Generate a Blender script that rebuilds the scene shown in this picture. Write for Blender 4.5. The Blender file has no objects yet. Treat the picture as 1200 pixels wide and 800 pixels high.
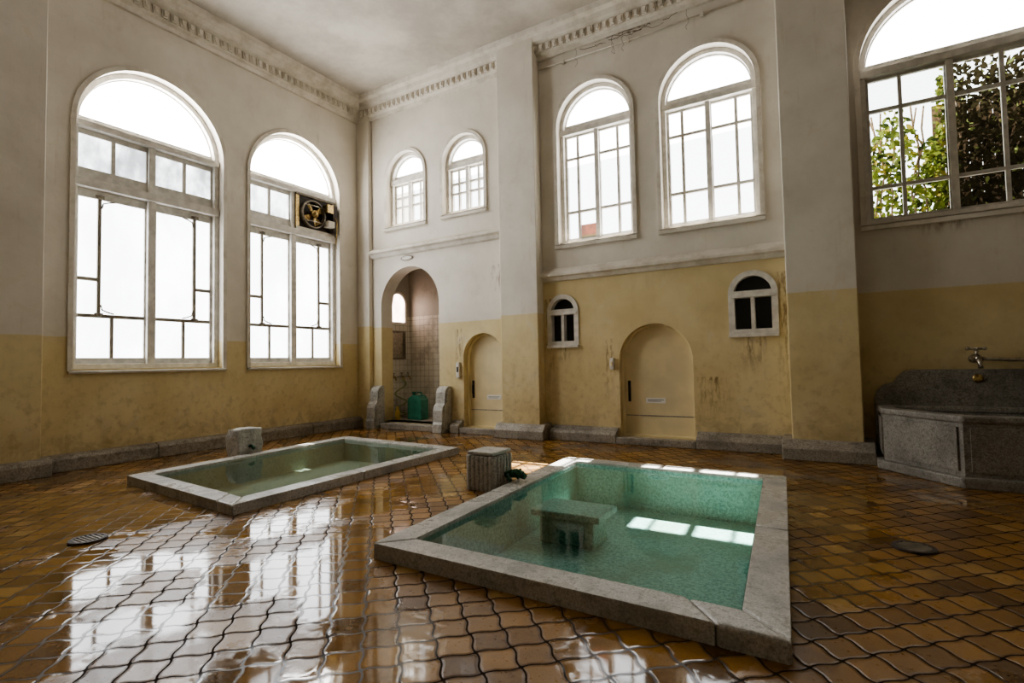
import bpy, bmesh, math, random
from mathutils import Vector, Matrix
from mathutils import noise as mn
from mathutils.geometry import tessellate_polygon
random.seed(7)
D=bpy.data; S=bpy.context.scene
# ------------------------------------------------------------------ nodes
class NT:
    def __init__(s,name):
        s.m=D.materials.new(name); s.m.use_nodes=True; s.t=s.m.node_tree; s.t.nodes.clear()
        s.out=s.n('ShaderNodeOutputMaterial')
    def n(s,t,**k):
        x=s.t.nodes.new(t)
        for a,b in k.items(): setattr(x,a,b)
        return x
    def set(s,node,i,v):
        if isinstance(v,bpy.types.NodeSocket): s.t.links.new(v,node.inputs[i])
        else:
            if isinstance(v,tuple) and len(v)==3 and node.inputs[i].type=='RGBA': v=v+(1,)
            node.inputs[i].default_value=v
    def math(s,op,a,b=0.0,c=None,clamp=False):
        x=s.n('ShaderNodeMath',operation=op,use_clamp=clamp); s.set(x,0,a); s.set(x,1,b)
        if c is not None: s.set(x,2,c)
        return x.outputs[0]
    def pos(s): return s.n('ShaderNodeNewGeometry').outputs['Position']
    def sep(s,v):
        x=s.n('ShaderNodeSeparateXYZ'); s.set(x,0,v); return x.outputs
    def comb(s,a,b,c):
        x=s.n('ShaderNodeCombineXYZ'); s.set(x,0,a); s.set(x,1,b); s.set(x,2,c); return x.outputs[0]
    def vscale(s,v,sc):
        x=s.n('ShaderNodeMapping'); s.set(x,0,v); x.inputs['Scale'].default_value=sc; return x.outputs[0]
    def noise(s,v,scale,detail=4,rough=.55,dist=0):
        x=s.n('ShaderNodeTexNoise'); s.set(x,'Vector',v); x.inputs['Scale'].default_value=scale
        x.inputs['Detail'].default_value=detail; x.inputs['Roughness'].default_value=rough; x.inputs['Distortion'].default_value=dist
        return x.outputs['Fac']
    def ramp(s,f,a,b,lo=0.0,hi=1.0):
        x=s.n('ShaderNodeMapRange',interpolation_type='SMOOTHSTEP'); s.set(x,0,f); s.set(x,1,a); s.set(x,2,b); s.set(x,3,lo); s.set(x,4,hi)
        return x.outputs[0]
    def mix(s,f,a,b,mode='MIX'):
        x=s.n('ShaderNodeMix',data_type='RGBA',blend_type=mode)
        s.set(x,0,f); s.set(x,6,a); s.set(x,7,b); return x.outputs[2]
    def bump(s,h,st=.3,dist=.01,nrm=None):
        x=s.n('ShaderNodeBump'); s.set(x,'Height',h); s.set(x,'Strength',st); x.inputs['Distance'].default_value=dist
        if nrm is not None: s.set(x,'Normal',nrm)
        return x.outputs[0]
    def pbr(s,col,rough=.6,nrm=None,metal=0.0,spec=.5,**k):
        x=s.n('ShaderNodeBsdfPrincipled'); s.set(x,'Base Color',col); s.set(x,'Roughness',rough); s.set(x,'Metallic',metal)
        s.set(x,'Specular IOR Level',spec)
        if nrm is not None: s.set(x,'Normal',nrm)
        s.t.links.new(x.outputs[0],s.out.inputs[0]); return x
def simple(name,col,rough=.5,metal=0.0,var=.15,scale=12,bs=.15):
    t=NT(name); p=t.pos(); n=t.noise(p,scale,5)
    dark=tuple(c*(1-var*1.6) for c in col); lite=tuple(min(1,c*(1+var)) for c in col)
    t.pbr(t.mix(t.ramp(n,.3,.7),dark,lite),rough,t.bump(n,bs,.01),metal); return t.m
def paint(name,kind):
    t=NT(name); p=t.pos(); X,Y,Z=t.sep(p)
    n1=t.noise(p,1.1,6,.6); n2=t.noise(p,9,6,.65); n3=t.noise(t.vscale(p,(7,7,.55)),1.0,6,.7)
    n4=t.noise(p,3.2,8,.7,.6); n5=t.noise(p,1.9,9,.72,.3)
    white=t.mix(t.ramp(n1,.3,.7),(.68,.63,.55),(.79,.74,.66))
    yel=t.mix(t.ramp(n1,.3,.7),(.65,.53,.29),(.76,.65,.395))
    if kind=='left': zb=1.70
    elif kind=='back':
        a=t.math('GREATER_THAN',X,4.2); b=t.math('LESS_THAN',X,7.98)
        zb=t.math('MULTIPLY_ADD',t.math('MULTIPLY',a,b),.60,2.03)
    else: zb=2.06
    e=t.math('SUBTRACT',Z,zb); e=t.math('ADD',e,t.math('MULTIPLY',t.math('SUBTRACT',n2,.5),.02))
    f=t.ramp(e,-.006,.006)
    col=t.mix(f,yel,white)
    low=t.ramp(Z,2.4,.1)
    col=t.mix(t.math('MULTIPLY',t.ramp(n5,.52,.70),.18),col,(.44,.37,.27))
    st=t.math('MULTIPLY',t.ramp(n3,.54,.74),t.ramp(n4,.42,.66))
    col=t.mix(t.math('MULTIPLY',st,.34),col,(.30,.21,.115))
    pe=t.math('MULTIPLY',t.ramp(n4,.58,.62),t.ramp(n1,.42,.60))
    col=t.mix(t.math('MULTIPLY',pe,.42),col,(.72,.66,.53))
    fl=t.math('MULTIPLY',t.math('MULTIPLY',low,t.ramp(n2,.46,.75)),.50)
    col=t.mix(fl,col,(.33,.235,.115))
    foot=t.math('MULTIPLY',t.ramp(Z,.75,.2),t.ramp(n4,.40,.62))
    col=t.mix(t.math('MULTIPLY',foot,.38),col,(.29,.20,.10))
    if kind=='back':
        tot=None
        for cx,zt,w,L in [(7.5,1.55,.24,.6),(4.42,2.3,.13,2.0),(4.65,1.48,.2,.3),(9.6,2.86,.4,.25),(6.95,1.0,.25,.7),(3.45,3.0,.25,.7),(7.9,2.4,.12,2.2),(2.55,1.9,.12,1.5),(5.45,1.6,.12,1.2)]:
            a=t.ramp(t.math('ABSOLUTE',t.math('SUBTRACT',X,cx)),w,w*.2)
            b=t.math('MULTIPLY',t.ramp(Z,zt-L,zt-.1*L),t.math('LESS_THAN',Z,zt))
            m=t.math('MULTIPLY',a,b); tot=m if tot is None else t.math('MAXIMUM',tot,m)
        s2=t.math('MULTIPLY',tot,t.ramp(t.noise(t.vscale(p,(14,14,3)),1,6,.75),.45,.61))
        col=t.mix(t.math('MULTIPLY',s2,.75),col,(.18,.095,.035))
    h=t.math('ADD',t.math('MULTIPLY',n2,.5),n4)
    t.pbr(col,.62,t.bump(h,.26,.010),spec=.3); return t.m
M={}
M['left']=paint('plaster_left','left'); M['back']=paint('plaster_back','back'); M['pil']=paint('plaster_pilaster','pil')
t=NT('plaster_rear'); t.pbr(t.mix(t.ramp(t.noise(t.pos(),1.2,5),.3,.7),(.36,.32,.25),(.48,.43,.34)),.7); M['rear']=t.m
t=NT('plaster_ceiling'); p=t.pos(); n=t.noise(p,.9,7,.65); n2=t.noise(p,6,6)
t.pbr(t.mix(t.ramp(n,.35,.68),(.42,.38,.33),(.59,.55,.485)),.8,t.bump(n2,.3,.01)); M['ceil']=t.m
t=NT('plaster_trim'); p=t.pos(); n=t.noise(p,3,7,.7)
t.pbr(t.mix(t.ramp(n,.35,.60),(.60,.55,.465),(.77,.72,.64)),.65,t.bump(n,.2,.01)); M['trim']=t.m
M['frame']=simple('white_window_paint',(.75,.715,.65),.4,0,.10,9)
M['muntin']=simple('muntin_paint',(.66,.63,.57),.45,0,.12,9)
M['mundark']=simple('backlit_muntin_brown',(.26,.225,.17),.5,0,.2,9)  # darkness of backlit muntins put into the colour; also brown for small fittings
M['door']=simple('cream_door_paint',(.76,.65,.41),.5,0,.06,2.5,.1)
M['sign']=simple('sign_white',(.85,.83,.78),.5,0,.03,5,.02)
M['black']=simple('black_plastic',(.02,.02,.02),.4)
M['dark']=simple('dark_grime',(.05,.035,.025),.6,0,.3,20)
M['chrome']=simple('aged_chrome',(.55,.50,.42),.28,1,.2,30)
M['brass']=simple('old_brass',(.45,.33,.15),.35,1,.3,30)
M['greenplastic']=simple('green_plastic',(.04,.20,.13),.35,0,.2,8,.05)
M['yelplastic']=simple('yellow_plastic',(.60,.42,.06),.35,0,.1,8,.05)
M['hose']=simple('hose_rubber',(.35,.42,.18),.45)
M['bronze']=simple('verdigris_bronze',(.04,.14,.08),.4,.2,.5,40,.4)
M['twig']=simple('dry_vine',(.14,.09,.05),.8,0,.4,30)
M['redcloth']=simple('orange_tag',(.75,.20,.05),.6)
t=NT('dark_glass'); t.pbr((.02,.022,.02),.08,t.bump(t.noise(t.pos(),3,3),.05,.01)); M['darkglass']=t.m
def stone(name,a,b,c,rough=.45,sc=90,dk=.5):
    t=NT(name); p=t.pos(); n=t.noise(p,sc,3,.7); n2=t.noise(p,2.6,6,.65); n3=t.noise(p,sc*.35,4,.6)
    col=t.mix(t.ramp(n,.38,.62),a,b); col=t.mix(t.math('MULTIPLY',t.ramp(n3,.52,.66),.6),col,c)
    col=t.mix(t.math('MULTIPLY',t.ramp(n2,.42,.68),dk),col,tuple(x*.42 for x in a))
    r=t.ramp(n2,.35,.65,rough-.15,rough+.2)
    t.pbr(col,r,t.bump(t.math('ADD',n3,t.math('MULTIPLY',n2,2.)),.35,.006)); return t.m
M['kerb']=stone('granite_kerb',(.42,.405,.365),(.62,.60,.56),(.25,.23,.195),.34,90,.52)
M['base']=stone('baseboard_stone',(.27,.235,.19),(.43,.39,.325),(.15,.125,.095),.5,50)
M['basin']=stone('basin_granite',(.21,.195,.165),(.37,.35,.31),(.11,.095,.075),.45,90,.45)
M['spout']=stone('spout_stone',(.38,.365,.32),(.58,.56,.51),(.19,.175,.145),.55,60)
def lining(name,a,b,c):
    t=NT(name); p=t.pos(); n=t.noise(p,38,3,.8); n2=t.noise(p,1.7,5,.6); n3=t.noise(p,75,2)
    col=t.mix(t.ramp(n,.36,.62),a,b); col=t.mix(t.ramp(n3,.60,.70),col,tuple(min(1,x*1.35) for x in b))
    col=t.mix(t.math('MULTIPLY',t.ramp(n2,.50,.70),.75),col,c)
    t.pbr(col,.5,t.bump(n,.2,.005)); return t.m
M['lin1']=lining('pool_lining_teal',(.17,.31,.27),(.38,.56,.50),(.22,.27,.18))
M['lin2']=lining('pool_lining_olive',(.27,.33,.26),(.41,.48,.40),(.26,.26,.17))
def water(name,tint,st):
    t=NT(name); p=t.pos(); n=t.noise(p,5,3,.5,.5); n2=t.noise(p,1.5,2)
    b=t.bump(t.math('ADD',n,n2),st,.01)
    tr=t.n('ShaderNodeBsdfTransparent'); t.set(tr,0,tint)
    gl=t.n('ShaderNodeBsdfGlossy'); t.set(gl,'Roughness',.015); t.set(gl,'Normal',b); t.set(gl,'Color',(1.,1.,1.))
    fr=t.n('ShaderNodeFresnel'); t.set(fr,'IOR',1.33); t.set(fr,'Normal',b)
    mx=t.n('ShaderNodeMixShader'); t.set(mx,0,fr.outputs[0]); t.set(mx,1,tr.outputs[0]); t.set(mx,2,gl.outputs[0])
    t.t.links.new(mx.outputs[0],t.out.inputs[0]); return t.m
M['wat1']=water('bath_water',(.86,.98,.96),.12)
M['wat2']=water('bath_water_still',(.82,.90,.86),.06)
def glow(name,col,st,var=0.0,sc=1.0,clear=False):
    t=NT(name); e=t.n('ShaderNodeEmission'); c=col
    if var:
        n=t.noise(t.vscale(t.pos(),(sc,sc,sc*.6)),1,4,.6)
        c=t.mix(t.ramp(n,.3,.7),tuple(x*(1-var) for x in col),col)
    t.set(e,0,c); t.set(e,1,st); o=e.outputs[0]
    if clear:
        tr=t.n('ShaderNodeBsdfTransparent'); a=t.n('ShaderNodeAddShader'); t.set(a,0,e.outputs[0]); t.set(a,1,tr.outputs[0]); o=a.outputs[0]
    t.t.links.new(o,t.out.inputs[0]); return t.m
M['skyL']=glow('frosted_glass_arch',(1,.985,.96),24.0)
M['sky']=glow('frosted_glass_daylit',(1,.985,.96),8.0)
M['frost']=glow('frosted_glass_lower',(.96,.98,1.0),7.0,.25,1.2)
M['rib']=glow('figured_glass',(.90,.93,.95),5.0,.75,2.6)
M['clear']=glow('clear_glass_lit',(1,1,1),.2,0,1,True)
M['pink']=glow('curtained_glass',(1.,.75,.65),10.0,.5,8)
t=NT('clear_glass'); tr=t.n('ShaderNodeBsdfTransparent'); t.set(tr,0,(.85,.88,.84)); gl=t.n('ShaderNodeBsdfGlossy'); t.set(gl,'Roughness',.05)
fr=t.n('ShaderNodeFresnel'); mx=t.n('ShaderNodeMixShader'); t.set(mx,0,fr.outputs[0]); t.set(mx,1,tr.outputs[0]); t.set(mx,2,gl.outputs[0])
t.t.links.new(mx.outputs[0],t.out.inputs[0]); M['pane']=t.m
t=NT('leaves'); g=t.n('ShaderNodeNewGeometry'); ri=g.outputs['Random Per Island']
X,Y,Z=t.sep(g.outputs['Position'])
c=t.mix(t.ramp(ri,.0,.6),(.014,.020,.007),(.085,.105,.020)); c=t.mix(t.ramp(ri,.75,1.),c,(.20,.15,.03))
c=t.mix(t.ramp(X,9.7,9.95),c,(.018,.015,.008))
c=t.mix(t.ramp(ri,.93,.95),c,(.13,.15,.05))
df=t.n('ShaderNodeBsdfDiffuse'); t.set(df,0,c); tl=t.n('ShaderNodeBsdfTranslucent'); t.set(tl,0,c)
mx=t.n('ShaderNodeMixShader'); t.set(mx,0,.5); t.set(mx,1,df.outputs[0]); t.set(mx,2,tl.outputs[0]); t.t.links.new(mx.outputs[0],t.out.inputs[0]); M['leaf']=t.m
t=NT('alcove_tiles'); p=t.pos(); X,Y,Z=t.sep(p)
def gr(v):
    f=t.math('FRACT',t.math('MULTIPLY',v,8)); return t.math('MINIMUM',f,t.math('SUBTRACT',1.0,f))
d=t.math('MINIMUM',gr(t.math('ADD',X,Y)),gr(Z)); g=t.ramp(d,.015,.05); n=t.noise(p,2.2,6,.7)
tile=t.mix(g,(.38,.33,.25),(.74,.70,.61)); pl=(.46,.42,.355)
c=t.mix(t.ramp(Z,2.32,2.34),tile,pl); c=t.mix(t.math('MULTIPLY',t.ramp(n,.50,.70),.5),c,(.24,.19,.13))
t.pbr(c,.4,t.bump(g,.2,.01)); M['alc']=t.m
# floor tiles: soft-cornered glazed tiles with gently curved edges, laid on the diagonal
t=NT('glazed_floor_tiles'); p=t.pos(); X,Y,Z=t.sep(p); T=.160
k=.7071/T
a=t.math('MULTIPLY',t.math('ADD',X,Y),k); b=t.math('MULTIPLY',t.math('SUBTRACT',Y,X),k)
tau=2*math.pi; A=.045
u=t.math('ADD',a,t.math('MULTIPLY',t.math('SINE',t.math('MULTIPLY',b,tau)),A))
v=t.math('ADD',b,t.math('MULTIPLY',t.math('SINE',t.math('MULTIPLY',a,tau)),-A))
fu=t.math('FRACT',u); fv=t.math('FRACT',v)
e1=t.math('MINIMUM',fu,t.math('SUBTRACT',1.,fu)); e2_=t.math('MINIMUM',fv,t.math('SUBTRACT',1.,fv))
d=t.math('SMOOTH_MIN',e1,e2_,.12)
fine=t.noise(p,60,3,.6)
d=t.math('ADD',d,t.math('MULTIPLY',t.math('SUBTRACT',fine,.5),.03))
body=t.ramp(d,.012,.044)
wn=t.n('ShaderNodeTexWhiteNoise',noise_dimensions='2D'); t.set(wn,'Vector',t.comb(t.math('FLOOR',u),t.math('FLOOR',v),0.0)); rnd=wn.outputs[0]; rc=wn.outputs[1]
n1=t.noise(p,.8,4,.6); n2=t.noise(p,26,5,.7); n3=t.noise(p,2.4,5,.6); n6=t.noise(p,110,3,.7)
c=t.mix(t.ramp(rnd,0.,1.),(.15,.068,.014),(.36,.185,.040))
c=t.mix(t.math('MULTIPLY',t.ramp(n2,.4,.66),.5),c,(.30,.165,.045))
c=t.mix(t.math('MULTIPLY',t.ramp(n6,.52,.68),.40),c,(.085,.038,.011))
c=t.mix(t.math('MULTIPLY',t.ramp(rnd,.86,.94),.35),c,(.45,.31,.13))
c=t.mix(t.math('MULTIPLY',t.ramp(rnd,.16,.08),.5),c,(.09,.046,.016))
c=t.mix(t.math('MULTIPLY',t.ramp(d,.13,.05),.45),c,(.09,.036,.009))
c=t.mix(t.math('MULTIPLY',t.ramp(n3,.50,.70),.45),c,(.075,.036,.012))
c=t.mix(body,(.026,.018,.012),c)
pn=t.noise(p,1.15,4,.55)
bias=t.math('MULTIPLY',t.ramp(X,7.5,3.5),t.ramp(Y,-3.0,-6.0))
pud=t.ramp(t.math('MULTIPLY_ADD',bias,.12,pn),.51,.59)
prof=t.ramp(d,.01,.11)
rx,ry,rz=t.sep(rc)
tilt=t.math('ADD',t.math('MULTIPLY',t.math('SUBTRACT',fu,.5),t.math('SUBTRACT',rx,.5)),t.math('MULTIPLY',t.math('SUBTRACT',fv,.5),t.math('SUBTRACT',ry,.5)))
h=t.math('ADD',t.math('MULTIPLY',prof,.6),t.math('MULTIPLY',tilt,.7)); h=t.math('ADD',h,t.math('MULTIPLY',n2,.20))
dry=t.math('SUBTRACT',1.,pud)
film=t.math('MULTIPLY',t.noise(p,5,2),.05)
hh=t.math('ADD',t.math('MULTIPLY',h,t.math('MULTIPLY_ADD',dry,.85,.10)),film)
nb=t.bump(hh,.6,.008)
rough=t.math('ADD',t.math('MULTIPLY',dry,t.math('MULTIPLY_ADD',n2,.34,.11)),.035)
wetg=t.math('MAXIMUM',body,t.math('MULTIPLY',pud,.6))
rough=t.math('ADD',rough,t.math('MULTIPLY',t.math('SUBTRACT',1.,wetg),.6))
x=t.pbr(c,rough,nb,spec=.5); t.set(x,'Specular IOR Level',t.math('MULTIPLY_ADD',wetg,.50,.05)); t.set(x,'Coat Weight',t.math('MULTIPLY',wetg,t.math('MULTIPLY_ADD',pud,.45,.10))); t.set(x,'Coat Roughness',.05); M['floor']=t.m

# ------------------------------------------------------------------ mesh builder
LW=lambda s,z,d:(d,s,z)
BW=lambda s,z,d:(s,-d,z)
FL=lambda s,z,d:(s,z,d)
class Bd:
    def __init__(s): s.v=[];s.f=[];s.m=[];s.sm=[];s.mats=[]
    def mi(s,m):
        if m not in s.mats: s.mats.append(m)
        return s.mats.index(m)
    def add(s,v,f,m,smooth=False):
        o=len(s.v); s.v+= [tuple(q) for q in v]; i=s.mi(m)
        for q in f: s.f.append([k+o for k in q]); s.m.append(i); s.sm.append(smooth)
    def box(s,x0,x1,y0,y1,z0,z1,m):
        v=[(x,y,z) for x in(x0,x1) for y in(y0,y1) for z in(z0,z1)]
        s.add(v,[(0,1,3,2),(4,6,7,5),(0,4,5,1),(2,3,7,6),(0,2,6,4),(1,5,7,3)],m); return s
    def panel(s,outer,holes,fn,d0,d1,m):
        loops=[outer]+list(holes); pts=[q for l in loops for q in l]
        tri=tessellate_polygon([[Vector((q[0],q[1],0)) for q in l] for l in loops]); n=len(pts)
        if d0==d1:
            s.add([fn(a,b,d0) for a,b in pts],tri,m); return s
        v=[fn(a,b,d0) for a,b in pts]+[fn(a,b,d1) for a,b in pts]
        f=[tuple(q) for q in tri]+[tuple(k+n for k in reversed(q)) for q in tri]; o=0
        for l in loops:
            L=len(l)
            for i in range(L): j=(i+1)%L; f.append((o+i,o+j,o+j+n,o+i+n))
            o+=L
        s.add(v,f,m); return s
    def tube(s,pts,r,m,n=8,cap=True):
        pts=[Vector(q) for q in pts]; rs=r if isinstance(r,(list,tuple)) else [r]*len(pts); v=[];f=[]
        for i,q in enumerate(pts):
            d=(pts[min(i+1,len(pts)-1)]-pts[max(i-1,0)]).normalized()
            a=d.cross(Vector((0,0,1)) if abs(d.z)<.9 else Vector((1,0,0))).normalized(); b=d.cross(a)
            for k in range(n):
                w=tau*k/n; v.append(q+(a*math.cos(w)+b*math.sin(w))*rs[i])
        for i in range(len(pts)-1):
            for k in range(n): f.append((i*n+k,i*n+(k+1)%n,(i+1)*n+(k+1)%n,(i+1)*n+k))
        if cap: f.append(tuple(range(n))); f.append(tuple(len(v)-n+k for k in range(n)))
        s.add(v,f,m,True); return s
    def lathe(s,c,ax,prof,m,n=20):
        ax=Vector(ax).normalized(); return s.tube([Vector(c)+ax*h for h,_ in prof],[max(r,.0005) for _,r in prof],m,n)
    def extr(s,prof,fn,a,b,m):
        n=len(prof); v=[fn(a,z,d) for d,z in prof]+[fn(b,z,d) for d,z in prof]
        f=[(i,(i+1)%n,(i+1)%n+n,i+n) for i in range(n)]+[tuple(range(n)),tuple(range(2*n-1,n-1,-1))]
        s.add(v,f,m); return s
    def obj(s,name,parent=None,bevel=0,seg=2):
        me=D.meshes.new(name); me.from_pydata(s.v,[],s.f)
        for m in s.mats: me.materials.append(M[m])
        for p,i,sm in zip(me.polygons,s.m,s.sm): p.material_index=i; p.use_smooth=sm
        bm=bmesh.new(); bm.from_mesh(me); bmesh.ops.recalc_face_normals(bm,faces=bm.faces); bm.to_mesh(me); bm.free()
        o=D.objects.new(name,me); S.collection.objects.link(o)
        if parent: o.parent=parent
        if bevel:
            b=o.modifiers.new('bevel','BEVEL'); b.width=bevel; b.segments=seg; b.limit_method='ANGLE'; b.angle_limit=.6
        return o
def empty(name,loc=(0,0,0)):
    e=D.objects.new(name,None); S.collection.objects.link(e); return e
def rect(a,b,c,d): return [(a,c),(b,c),(b,d),(a,d)]
def arch(c,w,z0,zt,ins=0,n=28):
    r=w/2-ins; sp=zt-w/2; z0=z0+ins; pts=[]
    if z0<sp: a0=0; pts=[(c-r,z0),(c+r,z0)]
    else: a0=math.asin(min(.98,(z0-sp)/r))
    for i in range(n+1):
        a=a0+(math.pi-2*a0)*i/n; pts.append((c+r*math.cos(a),sp+r*math.sin(a)))
    return pts
H=6.80; XR=12.4; YB=-9.6
# ------------------------------------------------------------------ pools data
PA=[(5.79,-5.30),(8.20,-5.34),(7.98,-2.00),(5.61,-1.95)]
PB=[(1.67,-4.98),(3.98,-5.16),(3.91,-1.86),(1.44,-1.70)]
def inset(q,w):
    out=[]
    for i in range(4):
        p0=Vector(q[i-1]);p1=Vector(q[i]);p2=Vector(q[(i+1)%4])
        a=(p1-p0).normalized();b=(p2-p1).normalized(); na=Vector((-a.y,a.x)); nb=Vector((-b.y,b.x))
        A0=p0+na*w; B0=p1+nb*w; den=a.x*b.y-a.y*b.x; tt=((B0-A0).x*b.y-(B0-A0).y*b.x)/den
        r=A0+a*tt; out.append((r.x,r.y))
    return out
# ------------------------------------------------------------------ shell
Bd().panel(rect(-.4,XR,YB,1.6),[inset(PA,.1),inset(PB,.1)],FL,-.12,0,'floor').obj('floor')
Bd().box(-.4,XR+.3,YB-.3,.4,H,H+.2,'ceil').obj('ceiling')
WL=[(-3.93,1.96),(-1.53,1.90)]
Bd().panel(rect(YB-.3,1.6,-.1,H),[arch(c,w,1.28,5.58) for c,w in WL],LW,-.35,0,'left').obj('wall_left')
BWN=[(1.26,.98,4.06,5.53),(2.69,.94,4.08,5.53),(5.27,1.26,3.20,5.76),(7.00,1.32,3.20,5.76),(9.73,1.78,2.88,5.74)]
holes=[arch(*b) for b in BWN]
holes+= [arch(1.33,1.50,.12,3.20),arch(3.07,.86,.10,1.80),arch(6.16,1.10,.10,1.80),arch(4.67,.50,1.53,2.33),arch(7.52,.56,1.59,2.42)]
Bd().panel(rect(0,XR+.3,-.1,H),holes,BW,-.32,0,'back').obj('wall_back')
Bd().box(XR,XR+.3,YB-.3,0,-.1,H,'rear').obj('wall_right')
Bd().box(-.35,XR+.3,YB-.3,YB,-.1,H,'rear').obj('wall_rear')
Bd().box(3.60,4.32,-.22,.0,0,H,'pil').obj('trim_pilaster_1',bevel=.012)
Bd().box(7.95,8.70,-.36,.0,0,H,'pil').obj('trim_pilaster_2',bevel=.012)
Bd().box(0,.20,-9.0,-5.27,0,H,'left').obj('trim_pilaster_3',bevel=.012)
Bd().box(0,.34,-.10,0,0,H,'pil').obj('trim_corner_pier',bevel=.01)
def ring(c,w,z0,zt,fn,g,d,nm,m='trim'):
    Bd().panel(arch(c,w+2*g,z0,zt+g),[arch(c,w,z0+.002,zt)],fn,0,d,m).obj(nm,bevel=.008)
k=1
for c,w in WL:
    ring(c,w,1.26,5.58,LW,.06,.025,'trim_%d'%k); k+=1
for b in BWN:
    ring(b[0],b[1],b[2]-.02,b[3],BW,.06,.03,'trim_%d'%k); k+=1
Bd().extr([(0,3.44),(.05,3.46),(.07,3.52),(.14,3.54),(.14,3.58),(.0,3.66)],BW,.34,3.60,'trim').obj('trim_%d'%k); k+=1
Bd().extr([(0,2.58),(.04,2.59),(.06,2.64),(.11,2.66),(.11,2.70),(0,2.80)],BW,4.32,7.95,'trim').obj('trim_%d'%k); k+=1
for c,w in WL:
    Bd().extr([(-.12,1.22),(.04,1.22),(.05,1.25),(-.12,1.285)],LW,c-w/2-.05,c+w/2+.05,'trim').obj('trim_%d'%k); k+=1
for b in BWN:
    Bd().extr([(-.12,b[2]-.09),(.05,b[2]-.09),(.05,b[2]-.04),(-.12,b[2]+.005)],BW,b[0]-b[1]/2-.06,b[0]+b[1]/2+.06,'trim').obj('trim_%d'%k); k+=1
prof=[(0,6.36),(.05,6.36),(.06,6.42),(.11,6.44),(.12,6.58),(.20,6.62),(.22,6.70),(.30,6.72),(.32,H),(0,H)]
b=Bd(); b.extr(prof,LW,YB,0,'trim'); b.extr(prof,BW,0,XR,'trim')
def leafblk(b,fn,s):
    for (w,z0,z1,d0,d1) in [(.052,6.46,6.575,.09,.145),(.026,6.48,6.555,.14,.165)]:
        v=[fn(s+a*(w*(1 if z==z1 else .6)),z,d) for a in(-1,1) for z in(z0,z1) for d in(d0,d1)]
        b.add(v,[(0,1,3,2),(4,6,7,5),(0,4,5,1),(2,3,7,6),(0,2,6,4),(1,5,7,3)],'trim')
s=-9.4
while s<-.2: leafblk(b,LW,s); s+=.125
s=.2
while s<XR: leafblk(b,BW,s); s+=.125
b.obj('trim_cornice')
def segs(a,b,L):
    n=max(1,round((b-a)/L)); return [(a+(b-a)*i/n+.004,a+(b-a)*(i+1)/n-.004) for i in range(n)]
b=Bd()
for a,c in segs(-5.25,-.0,1.3):
    b.extr([(0,0),(.13,0),(.13,.15),(.11,.19),(0,.21)],LW,a,c,'base')
for a,c in segs(-9.0,-5.2,1.3): b.extr([(.2,0),(.34,0),(.34,.15),(.32,.19),(.2,.21)],LW,a,c,'base')
b.obj('baseboard_left',bevel=.008)
b=Bd()
for lo,hi in [(2.40,2.62),(4.45,5.58),(6.74,7.86)]:
    for a,c in segs(lo,hi,1.1): b.extr([(0,0),(.16,0),(.16,.13),(.12,.17),(.06,.18),(.05,.22),(0,.23)],BW,a,c,'base')
b.box(2.62,3.52,-.14,0,0,.10,'base'); b.box(5.58,6.74,-.16,0,0,.10,'base')
for a,c,d in [(3.50,4.43,.34),(7.84,8.80,.50)]:
    b.extr([(0,0),(d,0),(d,.14),(d-.04,.18),(d-.09,.24),(0,.25)],BW,a,c,'base')
for a,c in segs(8.80,XR,1.2): b.extr([(0,0),(.14,0),(.14,.14),(.08,.18),(0,.19)],BW,a,c,'base')
b.obj('baseboard_back',bevel=.01)
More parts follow.
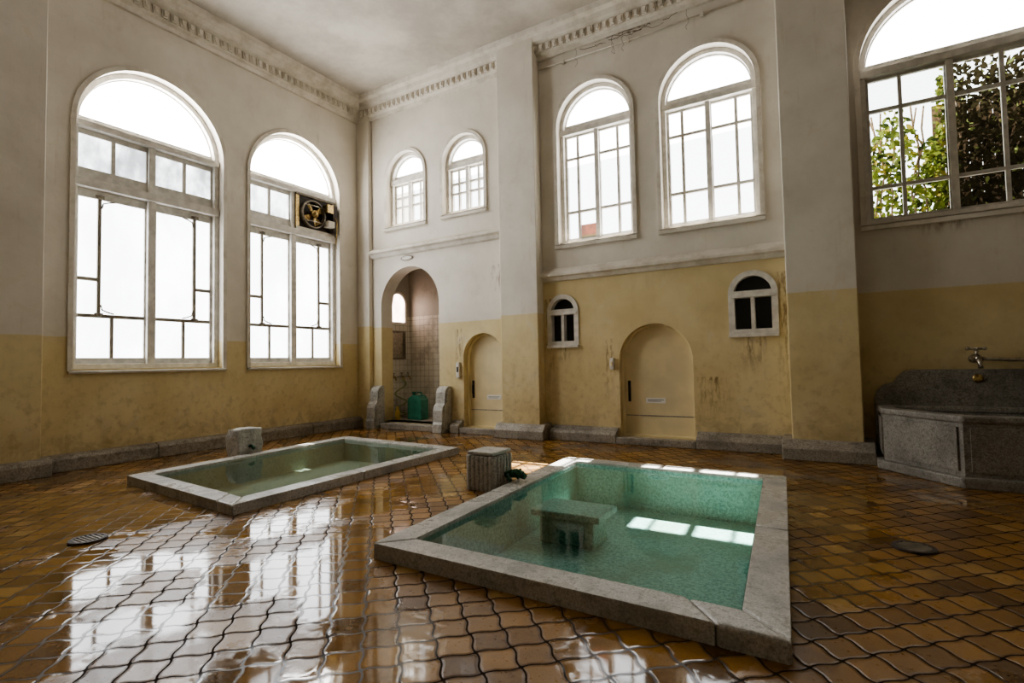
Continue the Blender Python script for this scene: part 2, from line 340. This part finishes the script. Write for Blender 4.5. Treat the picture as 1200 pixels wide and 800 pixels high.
# ------------------------------------------------------------------ windows
def window(idx,fn,c,w,z0,zt,za,zpanes,glass,fm='frame',mm='muntin',ins=.06):
    e=empty('window_%d'%idx)
    Bd().panel(arch(c,w,z0,zt),[arch(c,w,z0,zt,ins)],fn,-.29,-.11,fm).obj('casing',e,.006)
    Bd().panel(arch(c,w,z0,zt,ins-.01),[arch(c,w,za,zt,ins+.015)]+[rect(*q) for q in zpanes],fn,-.235,-.185,mm).obj('sash_bars',e)
    b=Bd()
    for q,m in glass:
        if q[0]=='arch': b.panel(arch(c,w,q[1],zt,ins-.008),[],fn,-.21,-.21,m)
        else: b.panel(rect(*q[1:]),[],fn,-.21,-.21,m)
    b.obj('glazing',e)
    return e
def leftwin(idx,c,w,fan=False):
    I=w/2-.095; P=[]
    for sg in (-1,1):
        if fan and sg==1: continue
        x=[sg*.06,sg*(I/2+.01),sg*(I/2+.06),sg*I]
        for a,b_ in((x[0],x[1]),(x[2],x[3])): P.append((c+min(a,b_),c+max(a,b_),4.02,4.48))
    for sg in(-1,1):
        o=sg*(I-.01); i=sg*.075
        def R(a,b_,z0,z1): P.append((c+min(a,b_),c+max(a,b_),z0,z1))
        n=o-sg*.22
        R(o,n,2.03,2.48); R(o,n,2.53,3.62); R(n-sg*.045,i,2.03,3.62)
        mid=(o+i)/2
        R(o,mid+sg*.022,1.43,1.98); R(mid-sg*.022,i,1.43,1.98)
    G=[(('arch',4.62),'skyL'),(('r',c-I-.02,c+I+.02,3.86,4.62),'rib'),(('r',c-I-.02,c+I+.02,1.34,3.86),'frost')]
    e=window(idx,LW,c,w,1.28,5.58,4.64,P,G,ins=.07)
    b=Bd(); b.box(-.20,-.08,c-w/2+.01,c+w/2-.01,3.74,3.86,'frame'); b.box(-.20,-.08,c-w/2+.01,c+w/2-.01,4.55,4.64,'frame')
    b.box(-.19,-.12,c-.055,c+.055,1.34,3.74,'frame'); b.box(-.18,-.13,c-.045,c+.045,3.84,4.55,'frame')
    b.obj('transom',e,.006)
    b=Bd()
    for sg in(-1,1):
        n=c+sg*(I-.01-.22)
        for z in(2.02,3.65):
            b.box(-.19,-.165,n-sg*.02-.05,n-sg*.02+.05,z-.025,z+.025,'mundark'); b.lathe((-.175,n-sg*.02,z),(1,0,0),[(-.01,.03),(.02,.03),(.025,.01)],'mundark',10)
        b.box(-.187,-.175,min(n-sg*.035,n),max(n-sg*.035,n),2.03,3.62,'mundark')
        b.box(-.187,-.175,c+min(sg*.08,sg*(I-.02)),c+max(sg*.08,sg*(I-.02)),1.99,2.02,'mundark')
        mid=c+sg*(I-.01+.075)/2
        b.box(-.187,-.175,mid-.012,mid+.012,1.43,1.99,'mundark')
        b.box(-.187,-.175,min(n,c+sg*(I-.01)),max(n,c+sg*(I-.01)),2.495,2.515,'mundark')
        for sz in(1,-1):
            zz=2.04 if sz>0 else 3.62
            b.tube([(-.178,n-sg*.045,zz+sz*.12),(-.178,n-sg*.06,zz+sz*.05),(-.178,n-sg*.13,zz+sz*.02),(-.178,n-sg*.20,zz)],.010,'mundark',6)
    b.obj('ornament_bars',e)
    return e
leftwin(1,WL[0][0],WL[0][1]); e2=leftwin(2,WL[1][0],WL[1][1],True)
def backwin(idx,c,w,z0,zt,clear=False,rows=(.42,.34),nar=.17,cl=.8):
    I=w/2-.085; sp=zt-w/2; zl=sp+.01; top=sp-.13; P=[]; zb=z0+.10
    for sg in(-1,1):
        o=sg*(I-.01); i=sg*.045; n=o-sg*nar; n2=n-sg*.04
        for a,b_ in((o,n),(n2,i)):
            lo,hi=c+min(a,b_),c+max(a,b_)
            P.append((lo,hi,zb,zb+rows[0])); P.append((lo,hi,zb+rows[0]+.04,top-rows[1]-.04)); P.append((lo,hi,top-rows[1],top))
    q=zb+rows[0]+cl
    G=[(('arch',sp-.07),'sky')]
    if clear: G+=[(('r',c-I-.01,c+I+.01,z0+.05,sp-.07),'pane')]
    else: G+=[(('r',c-I-.01,c+I+.01,q,sp-.07),'sky'),(('r',c-I-.01,c+I+.01,z0+.05,q),'clear')]
    e=window(idx,BW,c,w,z0,zt,zl,P,G)
    b=Bd(); b.box(c-w/2+.01,c+w/2-.01,.09,.20,sp-.10,sp-.01,'frame'); b.box(c-.035,c+.035,.13,.19,z0+.05,sp-.10,'frame')
    b.obj('transom',e,.005); return e
backwin(3,*BWN[0],rows=(.30,.22),nar=.13,cl=.32); backwin(4,*BWN[1],rows=(.30,.22),nar=.13,cl=.32)
e5=backwin(5,*BWN[2]); backwin(6,*BWN[3]); backwin(7,*BWN[4],clear=True,rows=(.36,.36),nar=.30)
b=Bd(); b.box(4.90,5.22,.235,.25,3.28,3.52,'redcloth'); b.box(4.92,5.2,.23,.235,3.30,3.34,'yelplastic'); b.obj('tag',e5)
e=empty('extractor_fan'); c=WL[1][0]; b=Bd()
b.panel(rect(c+.03,c+.90,3.86,4.56),[[(c+.40+.25*math.cos(a),4.20+.25*math.sin(a)) for a in [tau*i/28 for i in range(28)]]],LW,-.17,-.12,'dark')
b.panel([(c+.40+.27*math.cos(tau*i/28),4.20+.27*math.sin(tau*i/28)) for i in range(28)],[[(c+.40+.245*math.cos(tau*i/28),4.20+.245*math.sin(tau*i/28)) for i in range(28)]],LW,-.12,-.04,'mundark')
b.box(-.17,.02,c+.80,c+.90,3.90,4.46,'dark'); b.box(-.14,-.10,c+.03,c+.10,3.86,4.56,'brass'); b.box(-.14,-.08,c+.03,c+.90,3.86,3.91,'trim'); b.box(-.14,-.08,c+.03,c+.90,4.52,4.56,'mundark')
b.panel(rect(c+.12,c+.72,3.92,4.5),[],LW,-.185,-.18,'dark')
b.lathe((-.12,c+.40,4.20),(1,0,0),[(-.02,.07),(.08,.08),(.14,.06),(.15,.0)],'brass',18)
for i in range(4):
    a=tau*i/4+.5; p0=Vector((-.08,c+.40,4.20)); d=Vector((0,math.cos(a),math.sin(a))); q=Vector((0,-math.sin(a),math.cos(a)))
    v=[p0+d*.06+q*.03,p0+d*.21+q*.08+Vector((.03,0,0)),p0+d*.22-q*.05-Vector((.03,0,0)),p0+d*.06-q*.03]
    b.add(v+[x+Vector((.006,0,0)) for x in v],[(0,1,2,3),(4,7,6,5),(0,4,5,1),(1,5,6,2),(2,6,7,3),(3,7,4,0)],'brass')
for z in(4.05,4.35): b.tube([(-.04,c+.14,z),(.0,c+.40,z),(-.04,c+.66,z)],.008,'chrome',6)
b.tube([(-.02,c+.84,4.3),(.06,c+.86,4.1),(.05,c+.84,3.7),(.01,c+.88,3.6)],.012,'brass',6)
b.box(-.1,.05,c+.64,c+.78,4.28,4.44,'brass'); b.box(-.1,.06,c+.66,c+.80,4.0,4.12,'trim'); b.obj('fan_unit',e)
def small(idx,c,w,z0,zt):
    e=empty('window_%d'%idx); I=w/2-.05; sp=zt-w/2
    P=[(c-I,c-.025,z0+.06,sp-.06),(c+.025,c+I,z0+.06,sp-.06)]
    Bd().panel(arch(c,w,z0,zt,-.03),[arch(c,w,sp-.01,zt,.045)]+[rect(*q) for q in P],BW,-.10,.02,'frame').obj('frame_small',e,.005)
    Bd().panel(arch(c,w,z0,zt,.02),[],BW,-.09,-.085,'darkglass').obj('glazing',e)
    b=Bd(); b.box(c-w/2-.03,c+w/2+.03,-.06,0,z0-.05,z0-.005,'frame'); b.box(c-w/2,c+w/2,-.035,0,sp-.06,sp-.02,'frame'); b.obj('sill',e,.005)
small(8,4.67,.50,1.53,2.33); small(9,7.52,.56,1.59,2.42)
def door(idx,c,w,zt,sg):
    e=empty('door_%d'%idx)
    Bd().panel(arch(c,w+.02,.10,zt+.01),[arch(c,w-.06,.12,zt-.03)],BW,-.24,-.10,'door').obj('door_frame',e,.006)
    Bd().panel(arch(c,w-.02,.11,zt-.02),[],BW,-.22,-.17,'door').obj('leaf',e,.006)
    b=Bd(); b.box(c-w/2+.04,c+w/2-.04,.165,.175,.40,.415,'base'); b.obj('rail_line',e)
    b=Bd(); b.box(c-w/2+.075,c-w/2+.115,.155,.175,.62,.94,'black'); b.box(c-w/2+.085,c-w/2+.105,.13,.16,.70,.86,'black'); b.obj('handle',e,.004)
    b=Bd(); b.box(c+sg-.15,c+sg+.15,.162,.172,.60,.68,'sign'); b.box(c+sg-.12,c+sg+.12,.159,.163,.645,.652,'black'); b.box(c+sg-.12,c+sg+.08,.159,.163,.625,.631,'black'); b.obj('sign_plate',e)
door(1,3.07,.86,1.80,.12); door(2,6.16,1.10,1.80,-.05)
Bd().box(5.47,5.53,-.05,0,1.12,1.30,'frame').box(5.485,5.515,-.06,-.05,1.18,1.24,'door').obj('light_switch',bevel=.006)
b=Bd(); b.box(2.50,2.57,-.05,0,1.0,1.28,'frame'); b.box(2.52,2.55,-.06,-.05,1.1,1.2,'black'); b.obj('light_switch.001',bevel=.006)
b=Bd(); b.panel([(1.30+.16*math.cos(tau*i/20),3.37+.05*math.sin(tau*i/20)) for i in range(20)],[],BW,0,.02,'mundark'); b.panel([(1.30+.13*math.cos(tau*i/20),3.37+.035*math.sin(tau*i/20)) for i in range(20)],[],BW,.02,.026,'frame'); b.obj('name_plaque')
# ------------------------------------------------------------------ alcove
b=Bd(); b.box(.0,.30,.32,1.5,0,3.6,'alc'); b.obj('wall_alcove_left')
Bd().box(.30,2.4,1.15,1.5,0,3.6,'alc').obj('wall_alcove_back')
Bd().box(2.4,2.7,.32,1.5,0,3.6,'alc').obj('wall_alcove_right')
Bd().box(.0,2.7,.32,1.5,3.4,3.6,'alc').obj('ceiling_alcove')
Bd().box(.3,2.4,-.0,1.15,0.0,.12,'base').box(.72,2.08,-.2,.0,0,.11,'base').obj('floor_alcove',bevel=.01)
AW=lambda s,z,d:(.30+d,s,z)
e=empty('window_10')
Bd().panel(arch(.74,.54,2.14,2.86),[arch(.74,.54,2.14,2.86,.05)],AW,0,.05,'frame').obj('frame_small',e,.005)
Bd().panel(arch(.74,.54,2.14,2.86,.04),[],AW,.015,.02,'pink').obj('glazing',e)
b=Bd()
b.panel(rect(.48,.98,1.38,2.0),[rect(.52,.94,1.42,1.96)],AW,0,.04,'mundark'); b.panel(rect(.50,.96,1.40,1.98),[],AW,.005,.012,'chrome'); b.obj('wall_mirror')
b=Bd()
b.tube([(.33,.45,.98),(.36,.75,1.0),(.36,1.05,1.0)],.018,'chrome')
for y in(.55,.8,1.0):
    b.tube([(.30,y,1.0),(.42,y,1.0),(.45,y,.93)],.016,'brass'); b.lathe((.38,y,1.02),(0,0,1),[(0,.012),(.05,.012),(.055,.035),(.07,.035),(.075,0)],'chrome',12)
b.obj('shower_taps')
b=Bd(); pts=[]
for i in range(60):
    a=i/59*tau*2.6; pts.append((.42+.07*math.cos(a)*(.6+.4*i/59),.72+.16*math.sin(a),.14+.8*(1-i/59)**1.5))
b.tube(pts,.014,'hose',6); b.obj('rubber_hose')
b=Bd(); prof=[(-.16,0),(.16,0),(.18,.03),(.18,.40),(.14,.47),(.08,.50),(-.04,.50),(-.15,.45),(-.18,.40),(-.18,.03)]
cx,cy,cz=1.02,.58,.12
b.panel([(cx+x,cz+z) for x,z in prof],[],lambda s,z,d:(s,cy+d,z),-.12,.12,'greenplastic')
b.lathe((cx-.1,cy,cz+.47),(0,0,1),[(0,.035),(.06,.035),(.06,.045),(.10,.045),(.105,0)],'greenplastic',14)
b.tube([(cx-.03,cy,cz+.49),(cx-.01,cy,cz+.56),(cx+.09,cy,cz+.56),(cx+.13,cy,cz+.46)],.016,'greenplastic',8)
b.obj('jerry_can',bevel=.03,seg=3)
b=Bd(); b.lathe((.66,.36,.12),(0,0,1),[(0,.05),(.02,.055),(.16,.055),(.20,.03),(.22,.02),(.26,.02),(.265,0)],'yelplastic',16); b.obj('detergent_bottle')
b=Bd(); b.lathe((.70,.93,.12),(0,0,1),[(0,.13),(.02,.14),(.22,.17),(.23,.18),(.235,.165),(.05,.13),(.045,0)],'yelplastic',20); b.obj('wash_bucket')
def newel(nm,cx):
    b=Bd(); pr=[(.0,0),(.42,0),(.42,.16),(.38,.20),(.38,.42),(.34,.50),(.27,.54),(.25,.74),(.20,.82),(.10,.86),(.0,.86)]
    pr=[(d*.72,z*.98) for d,z in pr]
    b.panel(pr,[],lambda s,z,d:(cx+d,-s-.005,z),-.11,.11,'spout')
    for s in(-1,1): b.panel([(d*.82+.01,z*.88+.05) for d,z in pr],[],lambda S_,z,d:(cx+d,-S_-.005,z),s*.11,s*.13,'spout')
    b.obj(nm,bevel=.012)
newel('stone_newel',2.24); newel('stone_newel.001',.54)
# ------------------------------------------------------------------ pools
def pool(nm,Q,lin,wat,zt,depth):
    e=empty(nm); I=inset(Q,.20); b=Bd()
    def stonepoly(pts): b.panel(pts,[],FL,-.02,zt,'kerb')
    L=lambda a,c,t_: (a[0]+(c[0]-a[0])*t_,a[1]+(c[1]-a[1])*t_)
    n=[(0,1,.88),(1,2,.46),(2,3,.5),(3,0,.55)]
    for i,j,t_ in n:
        o0,o1,i0,i1=Q[i],Q[j],I[i],I[j]
        stonepoly([o0,L(o0,o1,t_-.001),L(i0,i1,t_-.001),i0]); stonepoly([L(o0,o1,t_+.001),o1,i1,L(i0,i1,t_+.001)])
    b.obj('kerb',e,.016,3)
    b=Bd(); zi=zt-.025
    J=inset(Q,.205)
    for i in range(4):
        a=J[i];c=J[(i+1)%4]; b.add([(a[0],a[1],-depth),(c[0],c[1],-depth),(c[0],c[1],zi),(a[0],a[1],zi)],[(0,1,2,3)],lin)
    b.add([(q[0],q[1],-depth) for q in J],[(0,1,2,3)],lin); b.obj('lining',e)
    b=Bd(); b.add([(q[0],q[1],zt-.035) for q in inset(Q,.2005)],[(0,1,2,3)],wat); b.obj('water',e)
    return e
ea=pool('bath_pool',PA,'lin1','wat1',.10,.36)
pool('bath_pool.001',PB,'lin2','wat2',.09,.24)
b=Bd(); b.box(6.02,6.68,-3.62,-3.18,-.12,-.06,'lin1'); b.box(6.08,6.60,-3.56,-3.24,-.36,-.12,'lin1'); b.obj('submerged_step',ea,.015)
def spout(nm,x0,x1,y0,y1,h):
    e=empty(nm); b=Bd(); b.box(x0,x1,y0,y1,0,h-.06,'spout'); b.box(x0+.03,x1-.03,y0+.03,y1-.03,h-.06,h-.02,'spout'); b.box(x0+.0,x1-.0,y0+.0,y1-.0,h-.03,h,'spout')
    nn=6
    for i in range(nn):
        yy=y0+(i+.5)*(y1-y0)/nn; r=(y1-y0)/nn*.42
        b.tube([(x1-.002,yy,.0),(x1-.002,yy,h-.04)],r,'spout',8); b.tube([(x0,yy,.0),(x0,yy,h-.04)],r,'spout',8)
        xx=x0+(i+.5)*(x1-x0)/nn; r=(x1-x0)/nn*.42
        b.tube([(xx,y0+.002,.0),(xx,y0+.002,h-.04)],r,'spout',8)
    b.obj('fluted_block',e,.012)
    return e
ea2=spout('spout_stone',5.24,5.55,-3.50,-3.16,.38)
e3=empty('spout_stone.001'); bm=bmesh.new(); bmesh.ops.create_cube(bm,size=1)
bmesh.ops.subdivide_edges(bm,edges=bm.edges,cuts=14,use_grid_fill=True)
for q in bm.verts:
    c_=q.co.copy(); m_=max(abs(c_.x),abs(c_.y),abs(c_.z)); L=c_.length
    c_=c_*(1-.13*max(0,(L/m_-1.15)))
    w_=Vector((1.365+c_.x*.29,-3.42+c_.y*.36,.21+c_.z*.42))
    w_+=Vector((mn.noise(w_*9),mn.noise(w_*9+Vector((5,0,0))),mn.noise(w_*9+Vector((0,7,0)))))*.018+Vector((mn.noise(w_*30),mn.noise(w_*30+Vector((9,0,0))),0))*.008
    q.co=w_
me=D.meshes.new('rough_block'); bm.to_mesh(me); bm.free(); me.materials.append(M['spout'])
for pl_ in me.polygons: pl_.use_smooth=True
o=D.objects.new('rough_block',me); S.collection.objects.link(o); o.parent=e3
b=Bd(); y=-3.34
b.tube([(5.60,y,.15),(5.66,y,.165),(5.72,y,.175),(5.78,y,.165),(5.82,y,.14)],[.035,.04,.045,.038,.022],'bronze',12)
for s in(-1,1):
    b.lathe((5.75,y+s*.022,.205),(0,0,1),[(-.015,.009),(0,.015),(.012,.011),(.015,0)],'bronze',8)
    b.tube([(5.64,y+s*.04,.16),(5.67,y+s*.07,.135),(5.70,y+s*.07,.108)],[.018,.015,.016],'bronze',8)
b.obj('frog_spout',ea)
b=Bd(); b.tube([(1.48,-3.43,.18),(1.56,-3.43,.18),(1.60,-3.43,.15)],.022,'bronze',10); b.obj('spout_pipe',e3)
# ------------------------------------------------------------------ granite basin
e=empty('granite_wash_basin'); c0=9.83
def oct_(g,yy=1.35): return [(c0-.96-g,-.14),(c0-.96-g,-.62-g*.4),(c0-.40-g*.4,-yy-g),(c0+.40+g*.4,-yy-g),(c0+.96+g,-.62-g*.4),(c0+.96+g,-.14)]
b=Bd(); b.panel(oct_(.07),[],FL,0,.10,'basin'); b.obj('plinth',e,.015)
inner=[(c0-.83,-.22),(c0-.83,-.60),(c0-.34,-1.22),(c0+.34,-1.22),(c0+.83,-.60),(c0+.83,-.22)]
b=Bd(); b.panel(oct_(0),[inner],FL,.10,.60,'basin'); b.panel(oct_(-.03),[],FL,.10,.32,'basin'); b.obj('bowl',e)
b=Bd(); b.panel(oct_(.025),[inner],FL,.60,.67,'basin'); b.obj('rim',e,.02)
b=Bd(); O=oct_(0)
for i in range(0,5):
    p0=Vector(O[i]);p1=Vector(O[i+1]); d=(p1-p0); L=d.length; d.normalize(); nn=Vector((d.y,-d.x))
    if nn.dot((p0+p1)/2-Vector((c0,-.4)))<0: nn=-nn
    a=p0+d*.05;q=p1-d*.05; v=[]
    for z in(.15,.56):
        for w in(a,q): v.append((w.x-nn.x*.01,w.y-nn.y*.01,z)); v.append((w.x+nn.x*.02,w.y+nn.y*.02,z))
    b.add(v,[(0,1,3,2),(4,6,7,5),(0,4,5,1),(2,3,7,6),(0,2,6,4),(1,5,7,3)],'basin')
b.obj('face_panels',e)
pr=[(-1.0,0),(-1.0,.74),(-.97,.84),(-.90,.90),(-.80,.93),(-.77,1.0),(-.70,1.06),(-.62,1.08)]
b=Bd(); b.panel([(c0+x,z) for x,z in pr]+[(c0-x,z) for x,z in reversed(pr)],[],BW,0,.14,'basin'); b.obj('back_slab',e,.015)
b=Bd(); X=9.78
b.lathe((X,-.0,1.20),(0,-1,0),[(0,.05),(.02,.05),(.025,.03),(.10,.03),(.11,.045),(.17,.045),(.18,.025),(.24,.025)],'chrome',14)
b.tube([(X,-.20,1.20),(X,-.27,1.18),(X,-.30,1.10)],.026,'chrome',10)
b.tube([(X,-.14,1.20),(X,-.14,1.30)],.018,'chrome',8)
for a in(0,1.57): b.tube([(X-.07*math.cos(a),-.14-.07*math.sin(a),1.31),(X+.07*math.cos(a),-.14+.07*math.sin(a),1.31)],.014,'chrome',8)
for s in(-1,1): b.lathe((X+s*.07,-.14,1.31),(0,0,1),[(-.02,.01),(-.01,.022),(.01,.022),(.02,.01)],'chrome',8)
b.tube([(X,-.07,1.20),(X+.3,-.07,1.18),(XR,-.07,1.16)],.02,'chrome',8)
b.lathe((X,-.14,.98),(0,-1,0),[(0,.05),(.012,.05),(.02,.03),(.02,0)],'brass',12)
b.obj('wall_tap')
# ------------------------------------------------------------------ floor drains
def drain(nm,x,y):
    b=Bd(); b.panel([(x+.10*math.cos(tau*i/24),y+.10*math.sin(tau*i/24)) for i in range(24)],[],FL,0,.008,'dark')
    b.panel([(x+.12*math.cos(tau*i/24),y+.12*math.sin(tau*i/24)) for i in range(24)],[[(x+.095*math.cos(tau*i/24),y+.095*math.sin(tau*i/24)) for i in range(24)]],FL,0,.014,'dark')
    for i in range(-3,4):
        w=math.sqrt(.095**2-(i*.026)**2); b.box(x-w,x+w,y+i*.026-.006,y+i*.026+.006,.004,.013,'mundark')
    b.obj(nm)
drain('floor_drain',3.62,-6.04); drain('floor_drain.001',8.80,-3.50)
# ------------------------------------------------------------------ conduit and dry vines under cornice
b=Bd(); b.tube([(4.34,-.03,6.22),(6.0,-.03,6.20),(7.93,-.03,6.22)],.014,'trim',8)
for x in(4.8,5.9,7.0,7.7): b.box(x-.02,x+.02,-.05,0,6.18,6.24,'trim')
b.obj('wall_conduit')
b=Bd()
for k_ in range(10):
    x=random.uniform(4.6,7.0); z=6.31+random.uniform(-.03,.03); pts=[]; dx=random.uniform(-.05,.09)
    for i in range(random.randint(5,14)):
        pts.append((x,-.05-random.random()*.01,z)); x+=dx+random.uniform(-.05,.05); z+=random.uniform(-.03,.025); z=max(6.25,min(z,6.35))
    b.tube(pts,[.0035*(1-i/len(pts))+.0018 for i in range(len(pts))],'twig',5)
for k_ in range(5):
    x=random.uniform(4.7,6.9); pts=[(x,-.06,6.34)]
    for i in range(6): pts.append((x+random.uniform(-.03,.03),-.06,6.34-.05*(i+1)))
    b.tube(pts,.0022,'twig',4)
b.obj('dry_vines')
# ------------------------------------------------------------------ outside foliage
v=[];f=[]
def leafq(x,y,z,s):
    a=Vector((random.uniform(-1,1),random.uniform(-.4,.4),random.uniform(-1,1))).normalized()*s; bb=a.cross(Vector((random.uniform(-.4,.4),1,random.uniform(-.4,.4)))).normalized()*s*.45
    c=Vector((x,y,z)); o=len(v)
    v.extend([c-a,c-a*.3+bb,c+a*.4+bb*.8,c+a,c+a*.4-bb*.8,c-a*.3-bb]); f.append(tuple(range(o,o+6)))
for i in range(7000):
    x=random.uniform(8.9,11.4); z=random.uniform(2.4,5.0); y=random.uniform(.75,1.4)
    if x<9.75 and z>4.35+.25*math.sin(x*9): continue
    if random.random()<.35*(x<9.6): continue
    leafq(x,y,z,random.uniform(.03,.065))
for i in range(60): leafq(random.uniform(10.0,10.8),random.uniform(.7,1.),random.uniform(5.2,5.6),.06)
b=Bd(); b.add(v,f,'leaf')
for i in range(22):
    x=random.uniform(8.9,11.2); pts=[(x,1.1,0)]
    for j in range(16): pts.append((pts[-1][0]+random.uniform(-.08,.08),1.1+random.uniform(-.15,.15),.29*(j+1)))
    b.tube(pts,.012,'twig',5)
b.obj('garden_shrub')
b=Bd()
for i in range(15): b.box(9.75+i*.13,9.87+i*.13,1.52,1.55,0,4.75,'twig')
for z in(.5,2.2,4.2): b.box(9.7,11.7,1.55,1.59,z,z+.08,'twig')
b.obj('garden_fence')
# ------------------------------------------------------------------ light
w=D.worlds.new('overcast'); S.world=w; w.use_nodes=True; bg=w.node_tree.nodes['Background']; bg.inputs[0].default_value=(.95,.98,1,1); bg.inputs[1].default_value=5.0
sn=D.lights.new('sun','SUN'); sn.energy=42; sn.angle=.012; sn.color=(1,.97,.91); so=D.objects.new('sun',sn); S.collection.objects.link(so)
dv=Vector((.16,-2.3,-3.75)).normalized(); so.rotation_euler=dv.to_track_quat('-Z','Y').to_euler(); so.location=(6,6,9)
try: S.view_settings.look='AgX - Medium High Contrast'
except Exception: pass
# ------------------------------------------------------------------ camera
r=Vector((0.85613,0.51638,-0.01956)).normalized(); bk=Vector((0.51536,-0.85599,-0.04099)); bk=(bk-r*bk.dot(r)).normalized(); up=bk.cross(r)
cam=D.cameras.new('camera'); co=D.objects.new('camera',cam); S.collection.objects.link(co)
co.matrix_world=Matrix(((r.x,up.x,bk.x,8.37),(r.y,up.y,bk.y,-7.78),(r.z,up.z,bk.z,1.25),(0,0,0,1)))
cam.sensor_width=36; cam.lens=614.08/1200*36; cam.clip_start=.05; S.camera=co
